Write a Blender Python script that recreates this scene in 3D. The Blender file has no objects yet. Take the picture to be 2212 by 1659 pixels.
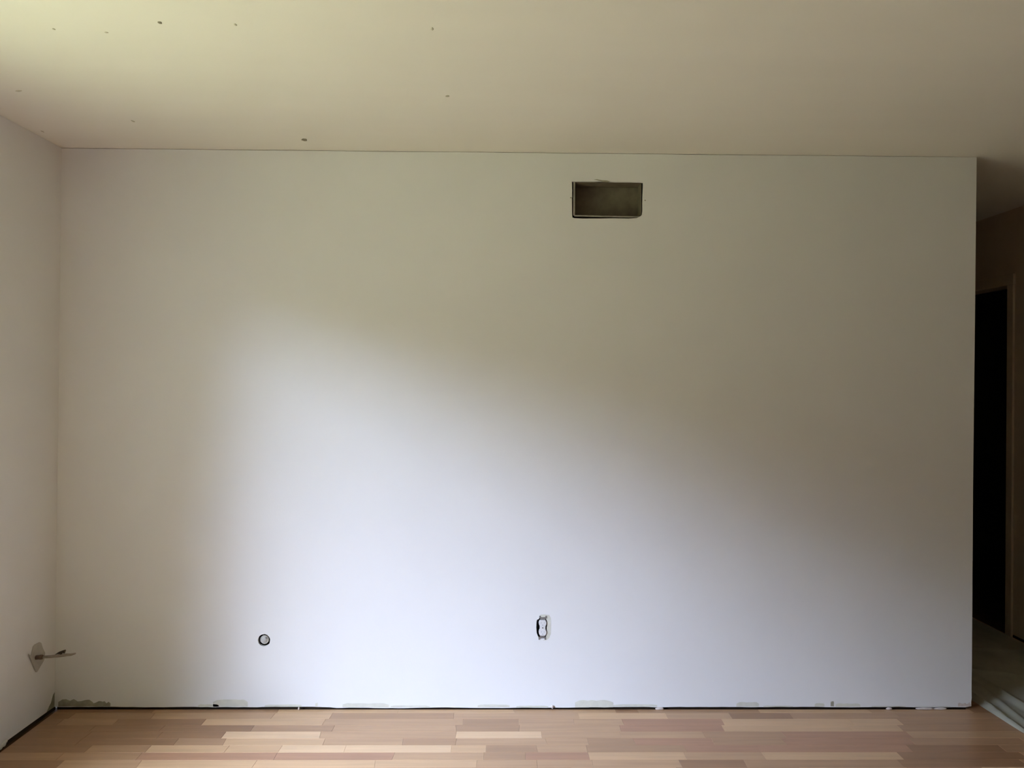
import bpy, bmesh, math, random
from mathutils import Matrix, Vector, noise

random.seed(7)
SC = bpy.context.scene
COL = SC.collection

# ------------------------------------------------------------------ camera
def rz(a): return Matrix.Rotation(a, 3, 'Z')
def rx(a): return Matrix.Rotation(a, 3, 'X')
def ry(a): return Matrix.Rotation(a, 3, 'Y')
CAM_Z = 1.4327
cam = bpy.data.cameras.new('camera')
cam.sensor_fit = 'HORIZONTAL'
cam.sensor_width = 36.0
cam.lens = 36.0 * 1780.0 / 2212.0
cam.clip_start = 0.05
co = bpy.data.objects.new('camera', cam)
COL.objects.link(co)
rot = rz(math.radians(-0.8357)) @ rx(math.radians(-0.0782)) @ ry(math.radians(-0.3319))
rot = rot @ Matrix(((1, 0, 0), (0, 0, -1), (0, 1, 0)))
m = rot.to_4x4()
m.translation = (0, 0, CAM_Z)
co.matrix_world = m
SC.camera = co

# ------------------------------------------------------------------ light
SC.view_settings.view_transform = 'Standard'
SC.view_settings.look = 'None'
SC.view_settings.gamma = 1.0
SC.view_settings.use_curve_mapping = False
SC.view_settings.exposure = 0.0
SC.cycles.max_bounces = 12
SC.cycles.diffuse_bounces = 8
SC.cycles.sample_clamp_indirect = 8.0

SKY_COL = (0.645, 0.775, 1.05)
SKY_STRENGTH = 56.5
WIN_Y0, WIN_Y1, WIN_Z0, WIN_Z1 = 0.55, 2.45, 0.50, 2.06    # the window in the left wall

world = bpy.data.worlds.new('overcast_sky')
SC.world = world
world.use_nodes = True
bg = world.node_tree.nodes['Background']
bg.inputs[0].default_value = (*SKY_COL, 1)
bg.inputs[1].default_value = SKY_STRENGTH

portal = bpy.data.lights.new('window_portal', 'AREA')
portal.shape = 'RECTANGLE'
portal.size = WIN_Y1 - WIN_Y0
portal.size_y = WIN_Z1 - WIN_Z0
portal.cycles.is_portal = True
po = bpy.data.objects.new('window_portal', portal)
COL.objects.link(po)
po.location = (-2.06, (WIN_Y0 + WIN_Y1) / 2, (WIN_Z0 + WIN_Z1) / 2)
po.rotation_euler = (0, -math.pi / 2, 0)         # faces +x, into the room

# ------------------------------------------------------------------ materials
def srgb(r, g, b):
    def f(c):
        c /= 255.0
        return c / 12.92 if c <= 0.04045 else ((c + 0.055) / 1.055) ** 2.4
    return (f(r), f(g), f(b), 1)

def mat(name, col, rough=0.6, metal=0.0, var=0.0, scale=6.0, stretch=(1, 1, 1), bump=0.0, bump_scale=120.0,
        spec=0.5, col2=None, detail=4.0, rand=0.0):
    M = bpy.data.materials.new(name)
    M.use_nodes = True
    nt = M.node_tree
    b = nt.nodes['Principled BSDF']
    b.inputs['Roughness'].default_value = rough
    b.inputs['Metallic'].default_value = metal
    b.inputs['Specular IOR Level'].default_value = spec
    tc = nt.nodes.new('ShaderNodeTexCoord')
    vec = tc.outputs['Object']
    if rand:
        oi = nt.nodes.new('ShaderNodeObjectInfo')
        mm = nt.nodes.new('ShaderNodeMath'); mm.operation = 'MULTIPLY'; mm.inputs[1].default_value = rand
        nt.links.new(oi.outputs['Random'], mm.inputs[0])
        va = nt.nodes.new('ShaderNodeVectorMath'); va.operation = 'ADD'
        nt.links.new(vec, va.inputs[0]); nt.links.new(mm.outputs[0], va.inputs[1])
        vec = va.outputs[0]
    mp = nt.nodes.new('ShaderNodeMapping')
    mp.inputs['Scale'].default_value = stretch
    nt.links.new(vec, mp.inputs['Vector'])
    n = nt.nodes.new('ShaderNodeTexNoise')
    n.inputs['Scale'].default_value = scale
    n.inputs['Detail'].default_value = detail
    nt.links.new(mp.outputs[0], n.inputs['Vector'])
    ramp = nt.nodes.new('ShaderNodeValToRGB')
    c2 = col2 or tuple(c * (1 - var) for c in col[:3]) + (1,)
    ramp.color_ramp.elements[0].position = 0.32
    ramp.color_ramp.elements[1].position = 0.68
    ramp.color_ramp.elements[0].color = c2
    ramp.color_ramp.elements[1].color = col
    nt.links.new(n.outputs['Fac'], ramp.inputs[0])
    nt.links.new(ramp.outputs[0], b.inputs['Base Color'])
    if bump:
        n2 = nt.nodes.new('ShaderNodeTexNoise')
        n2.inputs['Scale'].default_value = bump_scale
        n2.inputs['Detail'].default_value = 3
        nt.links.new(tc.outputs['Object'], n2.inputs['Vector'])
        bp = nt.nodes.new('ShaderNodeBump')
        bp.inputs['Strength'].default_value = bump
        bp.inputs['Distance'].default_value = 0.002
        nt.links.new(n2.outputs['Fac'], bp.inputs['Height'])
        nt.links.new(bp.outputs[0], b.inputs['Normal'])
    return M

M_wall = mat('white_wall_paint', (0.76, 0.76, 0.76, 1), 0.65, var=0.025, scale=2.2, bump=0.12, bump_scale=140, spec=0.3)
M_ceil = mat('ceiling_paint', (0.77, 0.745, 0.685, 1), 0.75, var=0.035, scale=1.6, stretch=(0.5, 2.2, 1), bump=0.12, bump_scale=110, spec=0.25)
M_far = mat('far_wall_paint', (0.17, 0.165, 0.145, 1), 0.7, var=0.05, scale=3, spec=0.3)
M_hall = mat('hall_wall_paint', (0.60, 0.52, 0.41, 1), 0.7, var=0.05, scale=3, spec=0.3)
M_casing = mat('casing_paint', (0.58, 0.50, 0.385, 1), 0.55, var=0.05, scale=5, spec=0.4)
M_plaster = mat('bare_plaster', (0.665, 0.66, 0.58, 1), 0.9, var=0.10, scale=40, bump=0.3, bump_scale=300, spec=0.1)
M_paper = mat('old_grey_paint', (0.36, 0.345, 0.27, 1), 0.9, var=0.25, scale=50, spec=0.1)
M_crumb = mat('plaster_crumb', (0.66, 0.58, 0.54, 1), 0.9, var=0.2, scale=80, spec=0.1)
M_dark = mat('dark_lumber', (0.06, 0.04, 0.025, 1), 0.9, var=0.3, scale=20, spec=0.1)
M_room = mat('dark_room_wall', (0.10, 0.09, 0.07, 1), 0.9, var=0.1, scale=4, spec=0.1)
M_subfloor = mat('subfloor', (0.10, 0.06, 0.035, 1), 0.9, var=0.3, scale=12, spec=0.1)
M_duct = mat('dusty_duct_metal', (0.20, 0.17, 0.12, 1), 0.8, var=0.25, scale=25, spec=0.2)
M_lip = mat('duct_lip_metal', (0.36, 0.335, 0.29, 1), 0.6, 0.1, var=0.25, scale=60, spec=0.4)
M_pipe = mat('grey_pipe_cap', (0.55, 0.54, 0.50, 1), 0.55, 0.0, var=0.22, scale=60, bump=0.2, bump_scale=200)
M_pipe_d = mat('rusty_pipe_side', (0.13, 0.12, 0.075, 1), 0.6, 0.3, var=0.35, scale=60)
M_plate = mat('painted_tin_plate', (0.46, 0.43, 0.38, 1), 0.55, var=0.12, scale=30, spec=0.4)
M_gas = mat('painted_gas_pipe', (0.34, 0.29, 0.23, 1), 0.5, var=0.25, scale=50)
M_rust = mat('rusted_coupling', (0.17, 0.11, 0.075, 1), 0.7, var=0.3, scale=70)
M_valve = mat('dark_valve', (0.06, 0.045, 0.025, 1), 0.45, 0.3, var=0.3, scale=60)
M_outlet = mat('white_outlet_plastic', (0.70, 0.70, 0.71, 1), 0.35, var=0.03, scale=30)
M_slot = mat('outlet_slot', (0.42, 0.42, 0.43, 1), 0.6, var=0.1)
M_yoke = mat('dull_steel_yoke', (0.30, 0.30, 0.30, 1), 0.45, 0.6, var=0.3, scale=80)
M_box = mat('outlet_box', (0.035, 0.04, 0.05, 1), 0.6, var=0.1)
M_cloth = mat('dusty_plastic_sheet', (0.41, 0.41, 0.34, 1), 0.5, var=0.30, scale=3.5, stretch=(2.0, 0.8, 1), spec=0.5, bump=0.2, bump_scale=60)
M_spot = mat('ceiling_spot', (0.22, 0.20, 0.14, 1), 0.9, var=0.2, scale=90)
M_spot2 = mat('ceiling_smudge', (0.50, 0.47, 0.37, 1), 0.9, var=0.1, scale=90)
M_lawn = mat('lawn_grass', (0.252, 0.239, 0.108, 1), 0.95, var=0.25, scale=1.5, spec=0.05)
M_hedge_occluder = mat('hedge_occluder_dark', (0.025, 0.027, 0.013, 1), 0.9, var=0.5, scale=4, spec=0.1)  # near black, so the added greenery throws little light on the upper walls
M_wing_occluder = mat('wing_occluder_dark', (0.11, 0.10, 0.08, 1), 0.85, var=0.1)  # kept dark so the added sky blocker reflects little into the room
M_soffit = mat('soffit_paint', (0.45, 0.42, 0.35, 1), 0.8, var=0.05)

WOOD = {}
for k, c in {1: (154, 117, 86), 2: (173, 137, 104), 3: (187, 151, 116), 4: (202, 166, 128), 5: (220, 186, 148), 6: (174, 132, 103)}.items():
    a = srgb(*c)
    WOOD[k] = mat('oak_strip_%d' % k, a, 0.33, var=0.15, scale=1.0, stretch=(3.0, 42, 1), spec=0.45, detail=5, rand=37.0)

# ------------------------------------------------------------------ helpers
def link(name, me, material, parent=None, label=None, cat=None, group=None, kind=None):
    o = bpy.data.objects.new(name, me)
    COL.objects.link(o)
    if material is not None:
        me.materials.append(material)
    if parent: o.parent = parent
    if label: o['label'] = label
    if cat: o['category'] = cat
    if group: o['group'] = group
    if kind: o['kind'] = kind
    return o

def from_bm(name, bm, material, parent=None, smooth=False, **kw):
    me = bpy.data.meshes.new(name)
    bmesh.ops.recalc_face_normals(bm, faces=bm.faces)
    bm.to_mesh(me); bm.free()
    if smooth:
        for p in me.polygons: p.use_smooth = True
    return link(name, me, material, parent, **kw)

def add_box(bm, x0, x1, y0, y1, z0, z1, bevel=0.0):
    vs = [bm.verts.new(p) for p in ((x0, y0, z0), (x1, y0, z0), (x1, y1, z0), (x0, y1, z0),
                                    (x0, y0, z1), (x1, y0, z1), (x1, y1, z1), (x0, y1, z1))]
    fs = [bm.faces.new([vs[i] for i in q]) for q in ((3, 2, 1, 0), (4, 5, 6, 7), (0, 1, 5, 4), (1, 2, 6, 5), (2, 3, 7, 6), (3, 0, 4, 7))]
    if bevel:
        es = list({e for f in fs for e in f.edges})
        bmesh.ops.bevel(bm, geom=es, offset=bevel, segments=2, affect='EDGES', profile=0.5)
    return vs

def box(name, x0, x1, y0, y1, z0, z1, material, parent=None, bevel=0.0, **kw):
    bm = bmesh.new()
    add_box(bm, x0, x1, y0, y1, z0, z1, bevel)
    return from_bm(name, bm, material, parent, **kw)

def add_prism(bm, pts, to3, d0, d1):
    """polygon pts (2D) lifted by to3(p, depth), solid between depths d0 and d1"""
    a = [bm.verts.new(to3(p, d0)) for p in pts]
    b = [bm.verts.new(to3(p, d1)) for p in pts]
    n = len(pts)
    bm.faces.new(a); bm.faces.new(b[::-1])
    for i in range(n):
        bm.faces.new((a[i], b[i], b[(i + 1) % n], a[(i + 1) % n]))

XZ = lambda p, d: (p[0], d, p[1])       # a polygon standing in the plane of the back wall

def cut(o, cutters):
    for c in cutters:
        md = o.modifiers.new('cut', 'BOOLEAN')
        md.operation = 'DIFFERENCE'; md.solver = 'EXACT'; md.object = c
    dg = bpy.context.evaluated_depsgraph_get()
    dg.update()
    me = bpy.data.meshes.new_from_object(o.evaluated_get(dg))
    o.modifiers.clear()
    o.data = me
    for c in cutters:
        bpy.data.objects.remove(c, do_unlink=True)

def ring(r, n, cx=0, cz=0, jit=0.0, sq=1.0):
    return [(cx + r * (1 + random.uniform(-jit, jit)) * math.cos(2 * math.pi * i / n),
             cz + sq * r * (1 + random.uniform(-jit, jit)) * math.sin(2 * math.pi * i / n)) for i in range(n)]

def empty(name, loc, label, cat, group=None):
    o = bpy.data.objects.new(name, None)
    COL.objects.link(o)
    o.empty_display_size = 0.05
    o.location = loc
    o['label'] = label; o['category'] = cat
    if group: o['group'] = group
    return o

def rel(child, root):
    """child mesh was written in world coordinates: keep it there under a root that stands elsewhere"""
    child.data.transform(Matrix.Translation(-root.location))
    return child

# ------------------------------------------------------------------ the room's shell
H = 2.444
YB = 3.615                     # face of the back wall
XL, XR, XH = -1.922, 2.098, 2.930
YR = -4.2                      # rear wall, behind the camera

# ceiling
box_ceil = box('ceiling', -2.6, 7.2, YR - 0.2, 6.9, H, H + 0.14, M_ceil,
               label='off-white painted ceiling with small spots over the empty room', cat='ceiling', kind='structure')

# back wall: drywall sheet with a ragged lower edge, over a dark gap
def rag(t, amp, s):
    return amp * (noise.noise(Vector((t * s, 3.1, 0.7))) + 0.6 * noise.noise(Vector((t * s * 3.7, 9.1, 0.2))))
pts = []
N = 150
for i in range(N + 1):
    t = i / N
    x = -1.945 + t * (2.094 + 1.945)
    z = 0.0095 + rag(x, 0.0025, 6.0)
    if -0.72 < x < 0.42: z -= 0.0035
    if t > 0.997: z = 0.014
    pts.append((x, z))
pts += [(2.0935, 0.030), (2.0955, 0.05), (2.0945, 0.09), (2.0955, 0.2), (2.0955, 1.0), (2.099, 1.7), (2.102, 2.438)]
for i in range(41):
    t = i / 40
    x = 2.102 - t * (2.102 + 1.945)
    pts.append((x, H - 0.0015 - abs(rag(x, 0.0018, 2.5))))
bm = bmesh.new()
add_prism(bm, pts, XZ, YB, YB + 0.013)
wall_back = from_bm('wall_back', bm, M_wall, label='white painted drywall back wall with an open vent hole and no baseboard', cat='wall', kind='structure')

def cutter(poly):
    b = bmesh.new()
    add_prism(b, poly, XZ, YB - 0.05, YB + 0.06)
    return from_bm('cutter', b, None)
duct_hole = [(0.3105, 2.318), (0.3125, 2.25), (0.3095, 2.245), (0.3115, 2.236), (0.3115, 2.185), (0.313, 2.162), (0.322, 2.1575), (0.36, 2.156),
             (0.44, 2.157), (0.50, 2.1585), (0.56, 2.158), (0.598, 2.1605), (0.612, 2.168), (0.620, 2.176), (0.6225, 2.19), (0.6235, 2.26), (0.6255, 2.3165),
             (0.56, 2.3185), (0.50, 2.3175), (0.47, 2.320), (0.43, 2.3215), (0.40, 2.319), (0.36, 2.3195)]
outlet_hole = [(0.1665, 0.385), (0.1685, 0.393), (0.176, 0.396), (0.180, 0.404), (0.206, 0.404), (0.2085, 0.396), (0.2125, 0.388), (0.2135, 0.372), (0.2115, 0.358),
               (0.2125, 0.340), (0.2115, 0.328), (0.208, 0.318), (0.204, 0.311), (0.182, 0.311), (0.174, 0.318), (0.168, 0.332), (0.1655, 0.36)]
cut(wall_back, [cutter(duct_hole), cutter(outlet_hole), cutter(ring(0.0265, 36, -1.0245, 0.302, 0.03))])

box('sole_plate', -1.93, 2.08, YB + 0.020, YB + 0.105, -0.02, 0.040, M_dark, wall_back)
bm = bmesh.new()
add_box(bm, -1.95, 2.09, YB + 0.106, YB + 0.12, -0.02, H)          # hallway side sheet
add_box(bm, 2.082, 2.0945, YB + 0.0135, YB + 0.106, 0.008, H)        # end of the wall
from_bm('wall_end_cap', bm, M_wall, wall_back)

# bare and dirty patches left where the baseboard came off
def patch(name, x0, x1, z0, z1, material, rough=0.14, th=0.0007):
    n = 9
    top, bot = [], []
    h = z1 - z0
    for i in range(n + 1):
        x = x0 + (x1 - x0) * i / n
        e = 0.7 if i in (0, n) else 1
        top.append((x, z0 + h * e * (1 - rough * random.random())))
        bot.append((x, z0 + 0.001 * random.random()))
    b = bmesh.new()
    add_prism(b, bot + top[::-1], XZ, YB - th, YB + 0.0005)
    return from_bm(name, b, material, wall_back)
for (x0, x1, h) in ((-1.245, -1.094, 0.043), (-1.31, -1.22, 0.022), (-1.02, -0.86, 0.021), (-0.681, -0.479, 0.027), (-0.47, -0.30, 0.017),
                    (-0.09, 0.05, 0.022), (0.08, 0.22, 0.016), (0.338, 0.505, 0.042), (0.505, 0.70, 0.022), (1.05, 1.15, 0.032), (1.397, 1.44, 0.028), (1.49, 1.60, 0.026),
                    (1.17, 1.30, 0.016), (1.65, 1.80, 0.015), (1.84, 2.00, 0.014)):
    patch('bare_patch', x0, x1, 0.0105 if x0 > 0.42 or x1 < -0.72 else 0.008, h, M_plaster)
patch('dirty_patch', -1.915, -1.765, 0.0125, 0.047, M_paper, 0.4)
patch('dirty_patch', -1.765, -1.69, 0.0125, 0.036, M_paper, 0.5)
patch('dirty_patch', 1.468, 1.482, 0.0125, 0.036, M_paper, 0.2)
patch('bare_patch', 2.035, 2.092, 0.012, 0.032, M_crumb, 0.5)
patch('dirty_patch', -0.80, -0.79, 0.0125, 0.030, M_plaster, 0.4)
b = bmesh.new()                                                     # primer halo to the right of the outlet
add_prism(b, [(0.180, 0.4045), (0.182, 0.415), (0.204, 0.4165), (0.222, 0.414), (0.229, 0.402), (0.230, 0.37), (0.229, 0.33), (0.222, 0.312), (0.208, 0.303), (0.196, 0.302), (0.205, 0.3105),
              (0.2085, 0.3175), (0.2120, 0.328), (0.2130, 0.340), (0.2120, 0.358), (0.2140, 0.372), (0.2130, 0.3885), (0.2090, 0.3965), (0.2065, 0.4045)], XZ, YB - 0.0006, YB + 0.0004)
from_bm('bare_patch', b, M_plaster, wall_back)
def crumb(x, z, w, hgt, material, y=YB - 0.004):
    b = bmesh.new()
    bmesh.ops.create_icosphere(b, subdivisions=2, radius=1)
    for v in b.verts:
        k = 1 + 0.35 * noise.noise(v.co * 1.7 + Vector((x * 9, 0, 0)))
        v.co = Vector((x + v.co.x * w * k, y + v.co.y * 0.006 * k, z + v.co.z * hgt * k))
    return from_bm('plaster_crumb', b, material, wall_back, smooth=True)
for (x, z, w, hgt) in ((0.711, 0.004, 0.020, 0.006), (1.727, 0.004, 0.014, 0.006), (1.885, 0.004, 0.045, 0.005), (1.955, 0.004, 0.030, 0.005), (-0.87, 0.004, 0.004, 0.008), (0.238, 0.012, 0.006, 0.008)):
    crumb(x, z, w, hgt, M_crumb)
# torn paper above the vent hole, and the two old screw marks beside it
b = bmesh.new()
add_prism(b, [(0.408, 2.3275), (0.420, 2.3285), (0.440, 2.325), (0.466, 2.3235), (0.478, 2.3195), (0.470, 2.3165), (0.446, 2.3175), (0.438, 2.321), (0.424, 2.3245)], XZ, YB - 0.0025, YB + 0.0005)
from_bm('torn_paper', b, M_paper, wall_back)
for (x, z) in ((0.3065, 2.247), (0.6335, 2.238)):
    b = bmesh.new()
    add_prism(b, ring(0.003, 8, x, z, 0.3), XZ, YB - 0.0008, YB + 0.001)
    from_bm('screw_mark', b, M_paper, wall_back)

# left wall with the window that lights the room
XO = XL - 0.155
lw = []
for i in range(61):
    y = YR - 0.1 + i / 60 * (YB + 0.10 - YR + 0.1)
    lw.append((y, 0.012 + rag(y, 0.003, 7)))
lw += [(YB + 0.10, H - 0.001), (YR - 0.1, H - 0.001)]
def YZ(p, d):
    lean = (p[1] - 1.2) / 2.444 * 0.018 if d > XL - 0.02 else 0
    return (d + lean, p[0], p[1])
b = bmesh.new()
add_prism(b, lw, YZ, XL, XO)
wall_left = from_bm('wall_left', b, M_wall, label='plain white painted left wall meeting the back wall in the corner', cat='wall', kind='structure')
cut(wall_left, [box('cutter', XL - 0.4, XL + 0.2, WIN_Y0, WIN_Y1, WIN_Z0, WIN_Z1, None)])
box('sole_plate', XO, XL - 0.016, YR, YB + 0.02, -0.02, 0.02, M_dark, wall_left)
b = bmesh.new()                                                      # bits of plaster along the floor
for (y, z, s) in ((3.245, 0.010, 0.016), (3.225, 0.006, 0.013), (3.26, 0.016, 0.010)):
    k = bmesh.ops.create_icosphere(b, subdivisions=2, radius=1)
    for v in k['verts']:
        q = 1 + 0.4 * noise.noise(v.co * 2 + Vector((y * 30, 0, 0)))
        v.co = Vector((XL - 0.008 + v.co.x * 0.005, y + v.co.y * s * q, z + v.co.z * s * 0.7 * q))
from_bm('plaster_crumb', b, M_plaster, wall_left, smooth=True)
b = bmesh.new()
add_prism(b, [(3.55, 0.013), (3.612, 0.012), (3.612, 0.075), (3.60, 0.068), (3.585, 0.04), (3.57, 0.03)], lambda p, d: (d + (p[1] - 1.2) / 2.444 * 0.018, p[0], p[1]), XL + 0.0008, XL - 0.0005)
from_bm('dirty_patch', b, M_paper, wall_left)

win = empty('window_1', (XO, (WIN_Y0 + WIN_Y1) / 2, WIN_Z0), 'bare window opening in the left wall beside the camera', 'window')
win['kind'] = 'structure'
b = bmesh.new()
for (y0, y1, z0, z1) in ((WIN_Y0, WIN_Y0 + 0.04, WIN_Z0, WIN_Z1), (WIN_Y1 - 0.04, WIN_Y1, WIN_Z0, WIN_Z1),
                         (WIN_Y0 + 0.04, WIN_Y1 - 0.04, WIN_Z0, WIN_Z0 + 0.04), (WIN_Y0 + 0.04, WIN_Y1 - 0.04, WIN_Z1 - 0.04, WIN_Z1)):
    add_box(b, XO + 0.02, XO + 0.06, y0, y1, z0, z1)
rel(from_bm('window_frame', b, M_casing, win), win)

# right wall of the room and hallway, with the dark doorway
DY0, DY1, DZ = 4.706, 5.50, 2.013
b = bmesh.new()
RY = 3.0                                                             # in front of this the room opens out to the right
rw = [(RY + 0.1, 0.015), (DY0, 0.015), (DY0, DZ), (DY1, DZ), (DY1, 0.015), (6.7, 0.015), (6.7, H - 0.001), (RY + 0.1, H - 0.001)]
add_prism(b, rw, lambda p, d: (d, p[0], p[1]), XH, XH + 0.11)
wall_right = from_bm('wall_right', b, M_hall, label='shadowed beige hallway wall on the right with a dark doorway', cat='wall', kind='structure')
b = bmesh.new()
add_box(b, XH + 0.016, XH + 0.1, RY + 0.11, DY0 - 0.01, -0.02, 0.03)
add_box(b, XH + 0.016, XH + 0.1, DY1 + 0.01, 6.7, -0.02, 0.03)
from_bm('sole_plate', b, M_dark, wall_right)
dr = empty('door_1', (XH, (DY0 + DY1) / 2, 0), 'dark open doorway with beige casing in the hallway wall', 'doorway')
dr['kind'] = 'structure'
b = bmesh.new()
add_box(b, XH - 0.016, XH, DY0 - 0.062, DY1 + 0.062, DZ - 0.002, DZ + 0.060, 0.003)
rel(from_bm('head_casing', b, M_casing, dr), dr)
for (y0, y1) in ((DY0 - 0.058, DY0 - 0.002), (DY1 + 0.002, DY1 + 0.058)):
    b = bmesh.new()
    add_box(b, XH - 0.014, XH, y0, y1, 0.0, DZ - 0.002, 0.003)
    rel(from_bm('side_casing', b, M_casing, dr), dr)

box('wall_hall', XR - 0.12, XR - 0.02, YB + 0.12, 6.7, -0.02, H - 0.001, M_hall, label='hallway wall running back behind the end of the white wall', cat='wall', kind='structure')
box('wall_hall_end', XR - 0.02, XH, 6.6, 6.7, -0.02, H - 0.001, M_hall, label='far end wall of the dark hallway', cat='wall', kind='structure')
box('wall_rear', XO, 7.1, YR - 0.1, YR, -0.02, H - 0.001, M_wall, label='white wall behind the camera', cat='wall', kind='structure')
box('wall_far_right', 7.0, 7.1, YR, 3.0, -0.02, H - 0.001, M_far, label='far right wall of the open room, outside the view', cat='wall', kind='structure')
box('wall_partition', XH, 7.1, 3.0, 3.1, -0.02, H - 0.001, M_far, label='partition wall to the right of the hallway, outside the view', cat='wall', kind='structure')
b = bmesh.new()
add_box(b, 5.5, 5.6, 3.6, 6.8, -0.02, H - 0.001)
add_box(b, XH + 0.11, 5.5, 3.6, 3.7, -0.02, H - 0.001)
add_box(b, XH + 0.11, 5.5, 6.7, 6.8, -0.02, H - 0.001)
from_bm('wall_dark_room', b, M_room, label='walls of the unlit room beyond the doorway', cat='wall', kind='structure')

# ------------------------------------------------------------------ floor
floor = box('floor', XO, 7.1, YR - 0.1, 6.8, -0.12, -0.009, M_subfloor, label='honey oak strip laminate floor in front of the white wall', cat='floor', kind='structure')
ROWS = {
0: [(-1.914, 1), (-1.496, 2), (-0.957, 4), (-0.435, 4), (0.069, 3), (0.514, 1), (0.611, 2), (1.144, 4), (1.633, 3), (2.084, 1), (2.93, 0)],
1: [(-1.914, 1), (-1.82, 2), (-1.476, 3), (-0.964, 4), (-0.716, 2), (-0.191, 3), (0.347, 4), (0.727, 3), (1.004, 1), (1.269, 2), (1.733, 2), (2.283, 1), (2.93, 0)],
2: [(-1.914, 1), (-1.835, 2), (-1.604, 1), (-1.237, 4), (-0.733, 3), (-0.148, 2), (0.086, 3), (0.321, 3), (0.528, 6), (0.954, 4), (1.5, 4), (1.712, 2), (2.243, 3), (2.93, 0)],
3: [(-1.914, 1), (-1.669, 1), (-1.385, 1), (-1.014, 2), (-0.681, 3), (-0.174, 2), (0.089, 3), (0.508, 6), (0.937, 4), (1.473, 4), (1.681, 2), (2.202, 2), (2.93, 0)],
4: [(-1.914, 1), (-1.657, 1), (-1.368, 1), (-1.111, 5), (-0.721, 3), (-0.171, 5), (0.178, 3), (0.499, 3), (0.84, 2), (1.169, 6), (1.688, 3), (2.161, 2), (2.93, 0)],
5: [(-1.914, 1), (-1.661, 1), (-1.278, 2), (-1.086, 4), (-0.692, 3), (-0.379, 2), (-0.167, 3), (0.193, 3), (0.36, 2), (0.545, 6), (0.862, 2), (1.147, 6), (1.665, 2), (2.12, 3), (2.93, 0)],
6: [(-1.914, 1), (-1.593, 2), (-1.361, 4), (-1.056, 4), (-0.849, 5), (-0.597, 5), (-0.182, 4), (-0.046, 2), (0.153, 3), (0.349, 2), (0.736, 6), (1.028, 6), (1.624, 1), (1.993, 2), (2.93, 0)],
7: [(-1.914, 2), (-1.667, 2), (-1.369, 6), (-0.85, 6), (-0.4, 3), (-0.054, 2), (0.106, 6), (0.35, 4), (0.721, 3), (1.026, 4), (1.556, 1), (2.039, 2), (2.93, 0)],
8: [(-1.914, 1), (-1.633, 3), (-1.341, 4), (-0.911, 4), (-0.461, 4), (-0.079, 3), (0.148, 3), (0.357, 3), (0.689, 1), (0.935, 2), (1.525, 1), (1.998, 2), (2.93, 0)]}
W = 0.19085 / 3
def row_y(i):
    return (3.613, 3.575) if i == 0 else (3.575 - (i - 1) * W, 3.575 - i * W)
def add_plank(bm, x0, x1, y0, y1, s0, s1):
    """one strip: top with a tiny chamfer, ends slightly out of square"""
    c = 0.0006
    top = [(x0 + c - s0, y0 + c), (x1 - c - s1, y0 + c), (x1 - c + s1, y1 - c), (x0 + c + s0, y1 - c)]
    mid = [(x0 - s0, y0), (x1 - s1, y0), (x1 + s1, y1), (x0 + s0, y1)]
    t = [bm.verts.new((p[0], p[1], 0.0)) for p in top]
    q = [bm.verts.new((p[0], p[1], -0.0007)) for p in mid]
    r = [bm.verts.new((p[0], p[1], -0.009)) for p in mid]
    bm.faces.new(t)
    for i in range(4):
        j = (i + 1) % 4
        bm.faces.new((q[i], q[j], t[j], t[i]))
        bm.faces.new((r[i], r[j], q[j], q[i]))
XE = 2.93
def fill_row():
    out = [(-1.914, random.choice((1, 2, 3, 4)))]
    x = -1.914 + random.uniform(0.1, 0.5)
    while x < XE - 0.4:
        out.append((x, random.choice((1, 2, 2, 3, 3, 4, 4, 5, 6))))
        x += random.uniform(0.24, 0.58)
    out.append((XE, 0))
    return out
n_plank = 0
NROW = int((3.575 - YR) / W)
field = {k: bmesh.new() for k in WOOD}
for i in range(NROW + 1):
    y1, y0 = row_y(i)
    XE = 2.93 if y1 > 3.0 else 6.98
    row = ROWS[i] if i in ROWS else fill_row()
    s_prev = 0.0
    for a, bb in zip(row[:-1], row[1:]):
        s_next = random.choice((0, 0, 0.001, -0.001, 0.002, -0.003)) if bb[1] else 0.0
        single = n_plank < 292 and a[0] < 2.9
        bm = bmesh.new() if single else field[a[1]]
        add_plank(bm, a[0] + 0.0002, bb[0] - 0.0002, y0 + 0.0002, y1 - 0.0002, s_prev, s_next)
        if single:
            from_bm('plank', bm, WOOD[a[1]], floor)
            n_plank += 1
        s_prev = s_next
# beyond the nearest strips the rest of the floor is one joined part, one material slot per tone
me = bpy.data.meshes.new('plank_field')
bm = bmesh.new()
for idx, (k, fb) in enumerate(field.items()):
    tmp = bpy.data.meshes.new('tmp'); fb.to_mesh(tmp); fb.free()
    n0 = len(bm.faces)
    bm.from_mesh(tmp)
    bm.faces.ensure_lookup_table()
    for f in bm.faces[n0:]: f.material_index = idx
    bpy.data.meshes.remove(tmp)
    me.materials.append(WOOD[k])
for j in range(47):                                                 # on through the hallway, under the sheet
    y0 = 3.608 + j * W
    n0 = len(bm.faces)
    add_plank(bm, XR - 0.018, XH, y0 + 0.0002, y0 + W - 0.0002, 0, 0)
    bm.faces.ensure_lookup_table()
    for f in bm.faces[n0:]: f.material_index = j % 6
bmesh.ops.recalc_face_normals(bm, faces=bm.faces)
bm.to_mesh(me); bm.free()
pf = link('plank_field', me, None, floor)
pf['kind'] = 'stuff'

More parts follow.
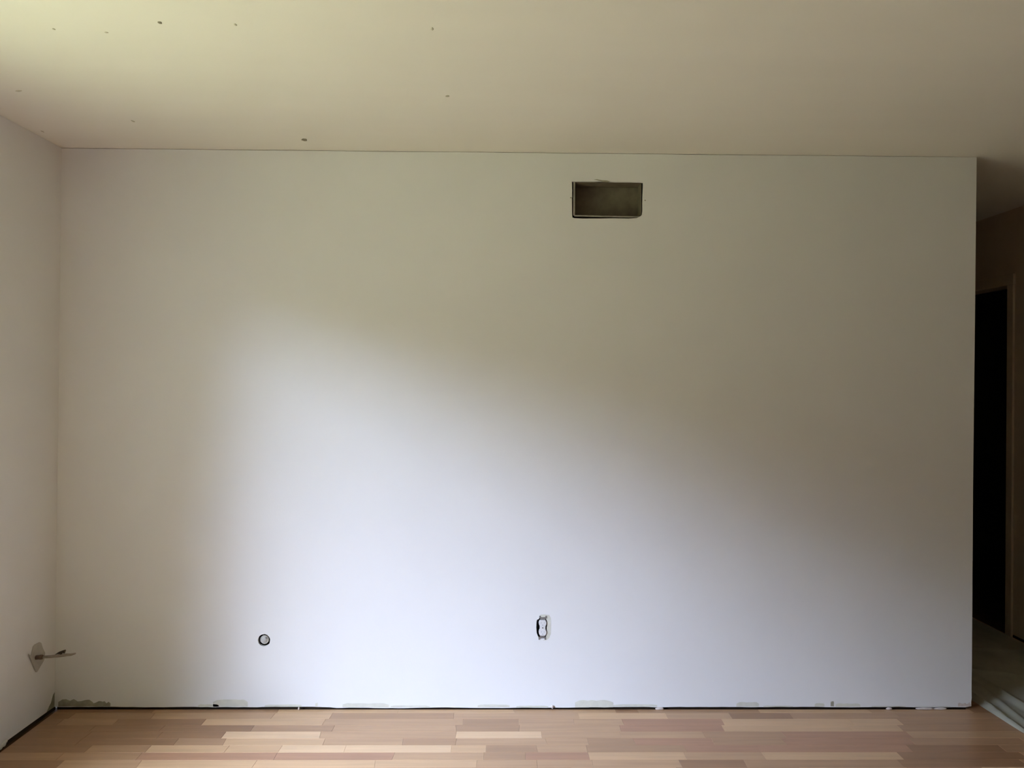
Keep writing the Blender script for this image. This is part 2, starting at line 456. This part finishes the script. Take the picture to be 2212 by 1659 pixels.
# ------------------------------------------------------------------ ceiling spots
def spot(x, y, w, d, material, ang=0.0):
    b = bmesh.new()
    bmesh.ops.create_icosphere(b, subdivisions=2, radius=1)
    for v in b.verts:
        q = 1 + 0.4 * noise.noise(v.co * 1.9 + Vector((x * 7, y * 5, 0)))
        vx, vy = v.co.x * w * q, v.co.y * d * q
        v.co = Vector((x + vx * math.cos(ang) - vy * math.sin(ang), y + vx * math.sin(ang) + vy * math.cos(ang), H + v.co.z * 0.0016))
    return from_bm('nail_spot', b, material, box_ceil, smooth=True)
spot(-0.966, 2.342, 0.0058, 0.008, M_spot, 0.3)
spot(-0.823, 3.459, 0.011, 0.020, M_spot, 0.2)
spot(-1.436, 3.234, 0.006, 0.012, M_spot2)
spot(-0.191, 2.914, 0.007, 0.010, M_spot2, 0.4)
spot(-1.291, 2.394, 0.004, 0.006, M_spot2)
spot(-1.149, 2.412, 0.006, 0.005, M_spot2)
spot(-1.69, 2.909, 0.014, 0.006, M_spot2, -0.3)
spot(-0.756, 2.35, 0.004, 0.007, M_spot2)
spot(-0.20, 2.36, 0.004, 0.010, M_spot2)
spot(-1.866, 3.38, 0.004, 0.012, M_spot2)

# ------------------------------------------------------------------ air duct in the wall
duct = empty('air_duct', (0.466, YB, 2.156), 'open rectangular metal air duct without a grille, high in the white wall', 'duct')
def inwall(name, bm, material, root, parent=None, smooth=False):
    o = from_bm(name, bm, material, parent or root, smooth=smooth)
    return rel(o, root)
DX0, DX1, DZ0, DZ1 = 0.3245, 0.6165, 2.1715, 2.3165
b = bmesh.new()
ya, yb = YB + 0.008, YB + 0.100
t = 0.0012
add_box(b, DX0 - t, DX0, ya, yb, DZ0, DZ1)
add_box(b, DX1, DX1 + t, ya, yb, DZ0, DZ1)
add_box(b, DX0 - t, DX1 + t, ya, yb, DZ1, DZ1 + t)
add_box(b, DX0 - t, DX1 + t, ya, yb - 0.03, DZ0 - t, DZ0)
add_box(b, DX0 - t, DX1 + t, yb, yb + t, DZ0 - 0.05, DZ1 + t)
inwall('duct_body', b, M_duct, duct)
b = bmesh.new()
add_box(b, DX0 - 0.0075, DX0 + 0.0010, ya - 0.0025, ya, DZ0 - 0.001, DZ1, 0.0006)
inwall('duct_lip', b, M_lip, duct)
b = bmesh.new()
add_prism(b, [(DX0 - 0.002, DZ0 + 0.001), (DX1, DZ0 - 0.003), (DX1, DZ0 - 0.010), (DX1 - 0.03, DZ0 - 0.0085), (DX0 - 0.002, DZ0 - 0.005)], XZ, ya - 0.0025, ya)
inwall('duct_lip', b, M_lip, duct)

# ------------------------------------------------------------------ electric outlet without cover plate
out = empty('electric_outlet', (0.193, YB, 0.36), 'white duplex electric outlet without its cover plate, low in the white wall', 'outlet')
b = bmesh.new()
add_box(b, 0.160, 0.226, YB + 0.060, YB + 0.064, 0.300, 0.414)
for (x0, x1, z0, z1) in ((0.158, 0.160, 0.3, 0.414), (0.226, 0.228, 0.3, 0.414), (0.158, 0.228, 0.298, 0.3), (0.158, 0.228, 0.414, 0.416)):
    add_box(b, x0, x1, YB + 0.014, YB + 0.064, z0, z1)
inwall('junction_box', b, M_box, out)
XC, ZC = 0.1935, 0.3585
def yoke_poly():
    p = []
    for s in (1, -1):
        q = [(-0.0105, 0.030), (-0.0105, 0.040), (-0.0165, 0.0425), (-0.0165, 0.052), (-0.012, 0.053), (-0.009, 0.047), (-0.003, 0.044), (0.003, 0.044), (0.009, 0.047), (0.012, 0.053), (0.0165, 0.052), (0.0165, 0.0425), (0.0105, 0.040), (0.0105, 0.030)]
        p += [(x * s, z * s) for (x, z) in q]
    return [(XC + x + 0.03 * z, ZC + z) for (x, z) in p]
b = bmesh.new()
add_prism(b, yoke_poly(), XZ, YB - 0.0022, YB - 0.0008)
yoke = inwall('yoke', b, M_yoke, out)
def face_poly(cz):
    p = []
    for i in range(28):
        a = 2 * math.pi * i / 28
        p.append((XC + 0.0170 * math.cos(a), cz + max(-0.0140, min(0.0140, 0.0172 * math.sin(a)))))
    return p
for cz in (ZC + 0.0205, ZC - 0.0195):
    b = bmesh.new()
    add_prism(b, face_poly(cz), XZ, YB - 0.0065, YB + 0.012)
    bmesh.ops.bevel(b, geom=[e for e in b.edges if all(v.co.y < YB - 0.006 for v in e.verts)], offset=0.001, segments=2, affect='EDGES')
    f = inwall('receptacle', b, M_outlet, out)
    b = bmesh.new()
    add_box(b, XC - 0.0072, XC - 0.0054, YB - 0.0068, YB - 0.0055, cz - 0.0010, cz + 0.0070)
    add_box(b, XC + 0.0054, XC + 0.0072, YB - 0.0068, YB - 0.0055, cz - 0.0005, cz + 0.0060)
    add_prism(b, ring(0.0023, 12, XC, cz - 0.0075), XZ, YB - 0.0068, YB - 0.0055)
    rel(from_bm('slot', b, M_slot, f), out)
b = bmesh.new()
add_box(b, XC - 0.0125, XC + 0.0125, YB - 0.0055, YB + 0.020, ZC - 0.034, ZC + 0.034, 0.0015)
body = inwall('body', b, M_outlet, out)
b = bmesh.new()
add_prism(b, ring(0.0030, 14, XC, ZC + 0.001), XZ, YB - 0.0072, YB - 0.005)
inwall('screw', b, M_yoke, out)

# ------------------------------------------------------------------ round capped pipe in its hole
pc = empty('capped_pipe', (-1.0245, YB, 0.302), 'grey capped pipe end in a round hole in the white wall left of the outlet', 'pipe')
PX, PZ = -1.0230, 0.3035
b = bmesh.new()
add_prism(b, ring(0.0195, 32, PX, PZ), XZ, YB + 0.004, YB + 0.07)
inwall('pipe', b, M_pipe_d, pc)
b = bmesh.new()
prof = [(0.0188, 0.012), (0.0190, 0.003), (0.0180, 0.0005), (0.0165, -0.0005), (0.0155, 0.001), (0.0130, 0.0012), (0.0120, -0.001), (0.0, -0.0015)]
rings = []
for (r, d) in prof:
    if r == 0: rings.append([b.verts.new((PX, YB + d, PZ))])
    else: rings.append([b.verts.new((PX + r * math.cos(2 * math.pi * i / 32), YB + d, PZ + r * math.sin(2 * math.pi * i / 32))) for i in range(32)])
for r0, r1 in zip(rings[:-1], rings[1:]):
    for i in range(32):
        j = (i + 1) % 32
        b.faces.new((r0[i], r0[j], r1[j], r1[i]) if len(r1) > 1 else (r0[i], r0[j], r1[0]))
inwall('pipe_cap', b, M_pipe, pc, smooth=True)
b = bmesh.new()
add_prism(b, [(PX + 0.003, PZ + 0.012), (PX + 0.010, PZ + 0.013), (PX + 0.013, PZ + 0.006), (PX + 0.007, PZ + 0.005)], XZ, YB - 0.003, YB + 0.001)
inwall('cap_lug', b, M_yoke, pc)
b = bmesh.new()
add_box(b, -1.06, -0.99, YB + 0.07, YB + 0.075, 0.26, 0.345)
inwall('back_plate', b, M_dark, pc)

# ------------------------------------------------------------------ gas stub on the left wall
XLg = XL + (0.27 - 1.2) / 2.444 * 0.018
gas = empty('gas_pipe_stub', (XLg, 3.455, 0.26), 'thin pipe with a dark valve sticking out from a diamond plate on the left wall', 'pipe')
b = bmesh.new()
plate = [(3.400, 0.311), (3.415, 0.302), (3.423, 0.300), (3.438, 0.330), (3.452, 0.335), (3.458, 0.334), (3.487, 0.332), (3.497, 0.326), (3.508, 0.303), (3.527, 0.274), (3.520, 0.246), (3.468, 0.214), (3.460, 0.216)]
add_prism(b, plate, lambda p, d: (d + 0.10 * max(0, 3.43 - p[0]), p[0], p[1]), XLg + 0.001, XLg + 0.004)
inwall('wall_plate', b, M_plate, gas)
def tube(bm, path, n=12):
    prev = None
    for k, (c, r) in enumerate(path):
        c = Vector(c)
        a = Vector(path[min(k + 1, len(path) - 1)][0]) - Vector(path[max(k - 1, 0)][0])
        a.normalize()
        u = a.orthogonal().normalized() if prev is None else (prev[1] - a * prev[1].dot(a)).normalized()
        w = a.cross(u)
        vs = [bm.verts.new(c + r * (u * math.cos(2 * math.pi * i / n) + w * math.sin(2 * math.pi * i / n))) for i in range(n)]
        if prev is not None:
            for i in range(n):
                bm.faces.new((prev[0][i], prev[0][(i + 1) % n], vs[(i + 1) % n], vs[i]))
        else:
            bm.faces.new(vs[::-1])
        prev = (vs, u)
    bm.faces.new(prev[0])
GY = 3.457
b = bmesh.new()
tube(b, [((XLg + 0.030, GY, 0.2795), 0.0058), ((XLg + 0.060, GY, 0.2815), 0.0058), ((XLg + 0.090, GY, 0.2845), 0.0062), ((XLg + 0.118, GY, 0.288), 0.0068), ((XLg + 0.134, GY, 0.2895), 0.0056), ((XLg + 0.150, GY, 0.2905), 0.0048), ((XLg + 0.165, GY, 0.2945), 0.0036), ((XLg + 0.168, GY, 0.296), 0.0024)])
inwall('pipe', b, M_gas, gas, smooth=True)
b = bmesh.new()
tube(b, [((XLg + 0.002, GY, 0.2775), 0.0090), ((XLg + 0.018, GY, 0.279), 0.0088), ((XLg + 0.021, GY, 0.279), 0.0100), ((XLg + 0.031, GY, 0.280), 0.0096), ((XLg + 0.034, GY, 0.280), 0.0066)])
inwall('coupling', b, M_rust, gas, smooth=True)
b = bmesh.new()
tube(b, [((XLg + 0.108, GY, 0.290), 0.0045), ((XLg + 0.110, GY, 0.300), 0.0042)])
add_prism(b, [(XLg + 0.084, 0.2915), (XLg + 0.098, 0.2945), (XLg + 0.102, 0.2935), (XLg + 0.118, 0.2985), (XLg + 0.1225, 0.296), (XLg + 0.1255, 0.3065), (XLg + 0.1235, 0.310), (XLg + 0.112, 0.3065), (XLg + 0.098, 0.3015)], XZ, GY - 0.005, GY + 0.005)
inwall('valve_handle', b, M_valve, gas)

# ------------------------------------------------------------------ dusty plastic sheet over the hallway floor
def sheet_z(x, y):
    u = x - 2.155
    z = 0.0035
    z += 0.016 * max(0, 1 - abs(u - 0.030 - 0.016 * math.sin(y * 7)) / 0.016) * (0.7 + 0.3 * math.sin(y * 9 + 1))
    z += 0.026 * max(0, 1 - abs(u - 0.185 - 0.04 * (3.75 - y)) / 0.034) * (0.75 + 0.25 * math.sin(y * 5))
    z += 0.010 * max(0, 1 - abs(u - 0.098 + 0.12 * (3.6 - y)) / 0.018)
    z += 0.014 * math.exp(-(((y - 4.06) + 0.45 * (x - 2.45)) / 0.022) ** 2)
    z += 0.010 * math.exp(-(((y - 4.45) + 0.25 * (x - 2.5)) / 0.03) ** 2)
    z += 0.006 * max(0, noise.noise(Vector((x * 5, y * 2.6, 0.3)))) + 0.004 * max(0, noise.noise(Vector((x * 16, y * 8, 1.3))))
    return z
b = bmesh.new()
nx, ny = 70, 300
grid = []
for j in range(ny + 1):
    y = 1.3 + (6.55 - 1.3) * j / ny
    e = 2.155 + 0.012 * noise.noise(Vector((y * 3, 5, 0))) + (3.6 - y) * 0.05 * (1 if y < 3.6 else 0)
    row = []
    for i in range(nx + 1):
        x = e + (2.915 - e) * i / nx
        row.append(b.verts.new((x, y, 0.0012 if i == 0 else sheet_z(x, y))))
    grid.append(row)
for j in range(ny):
    for i in range(nx):
        b.faces.new((grid[j][i], grid[j][i + 1], grid[j + 1][i + 1], grid[j + 1][i]))
from_bm('drop_cloth', b, M_cloth, smooth=True, label='dusty grey plastic sheet spread over the hallway floor by the wall end', cat='drop cloth')

# ------------------------------------------------------------------ outside the window
b = bmesh.new()
add_box(b, -60, -2.2, -45, 45, -0.45, -0.30)
from_bm('lawn', b, M_lawn, label='lawn outside the left window', cat='lawn', kind='structure')
box('roof_eave', -2.85, -2.05, -3.0, 7.2, 2.46, 2.56, M_soffit, label='roof overhang above the left window', cat='eave', kind='structure')
HX, HH = -10.0, 4.35  # unseen greenery added to block low sky, height varied to shape the wall light
b = bmesh.new()
g = []
for j in range(25):
    row = []
    for i in range(121):
        y = -36 + 72 * i / 120
        zz = -0.3 + (HH + 0.3 + 0.65 * math.tanh((y + 5.2) / 2.5) + 0.35 * noise.noise(Vector((y * 0.6, 0, 2)))) * j / 24
        d = 0.5 * noise.noise(Vector((y * 0.9, zz * 0.9, 0))) + 0.25 * noise.noise(Vector((y * 2.5, zz * 2.5, 4))) - 0.6 * (j / 24) ** 2
        row.append((HX + d, y, zz))
    g.append(row)
fr = [[b.verts.new(p) for p in row] for row in g]
bk = [[b.verts.new((HX - 1.6 - (p[0] - HX), p[1], p[2])) for p in row] for row in g]
for j in range(24):
    for i in range(120):
        b.faces.new((fr[j][i], fr[j][i + 1], fr[j + 1][i + 1], fr[j + 1][i]))
        b.faces.new((bk[j][i + 1], bk[j][i], bk[j + 1][i], bk[j + 1][i + 1]))
for i in range(120):
    b.faces.new((fr[24][i], fr[24][i + 1], bk[24][i + 1], bk[24][i]))
from_bm('hedge_occluder', b, M_hedge_occluder, smooth=True, label='added unseen sky-blocking hedge across the lawn outside the window', cat='hedge_occluder')

# added unseen occluder shaped like a sloped house wing: cuts off part of the sky
WY = -3.4
b = bmesh.new()
add_prism(b, [(-2.1, -0.4), (-2.1, 5.5), (-2.9, 5.5), (-5.6, 2.7), (-5.6, -0.4)], lambda p, d: (p[0], d, p[1]), WY, WY - 5.0)
from_bm('wing_occluder', b, M_wing_occluder, label='added unseen sky blocker shaped like a house wing, past the window', cat='sky_occluder', kind='structure')
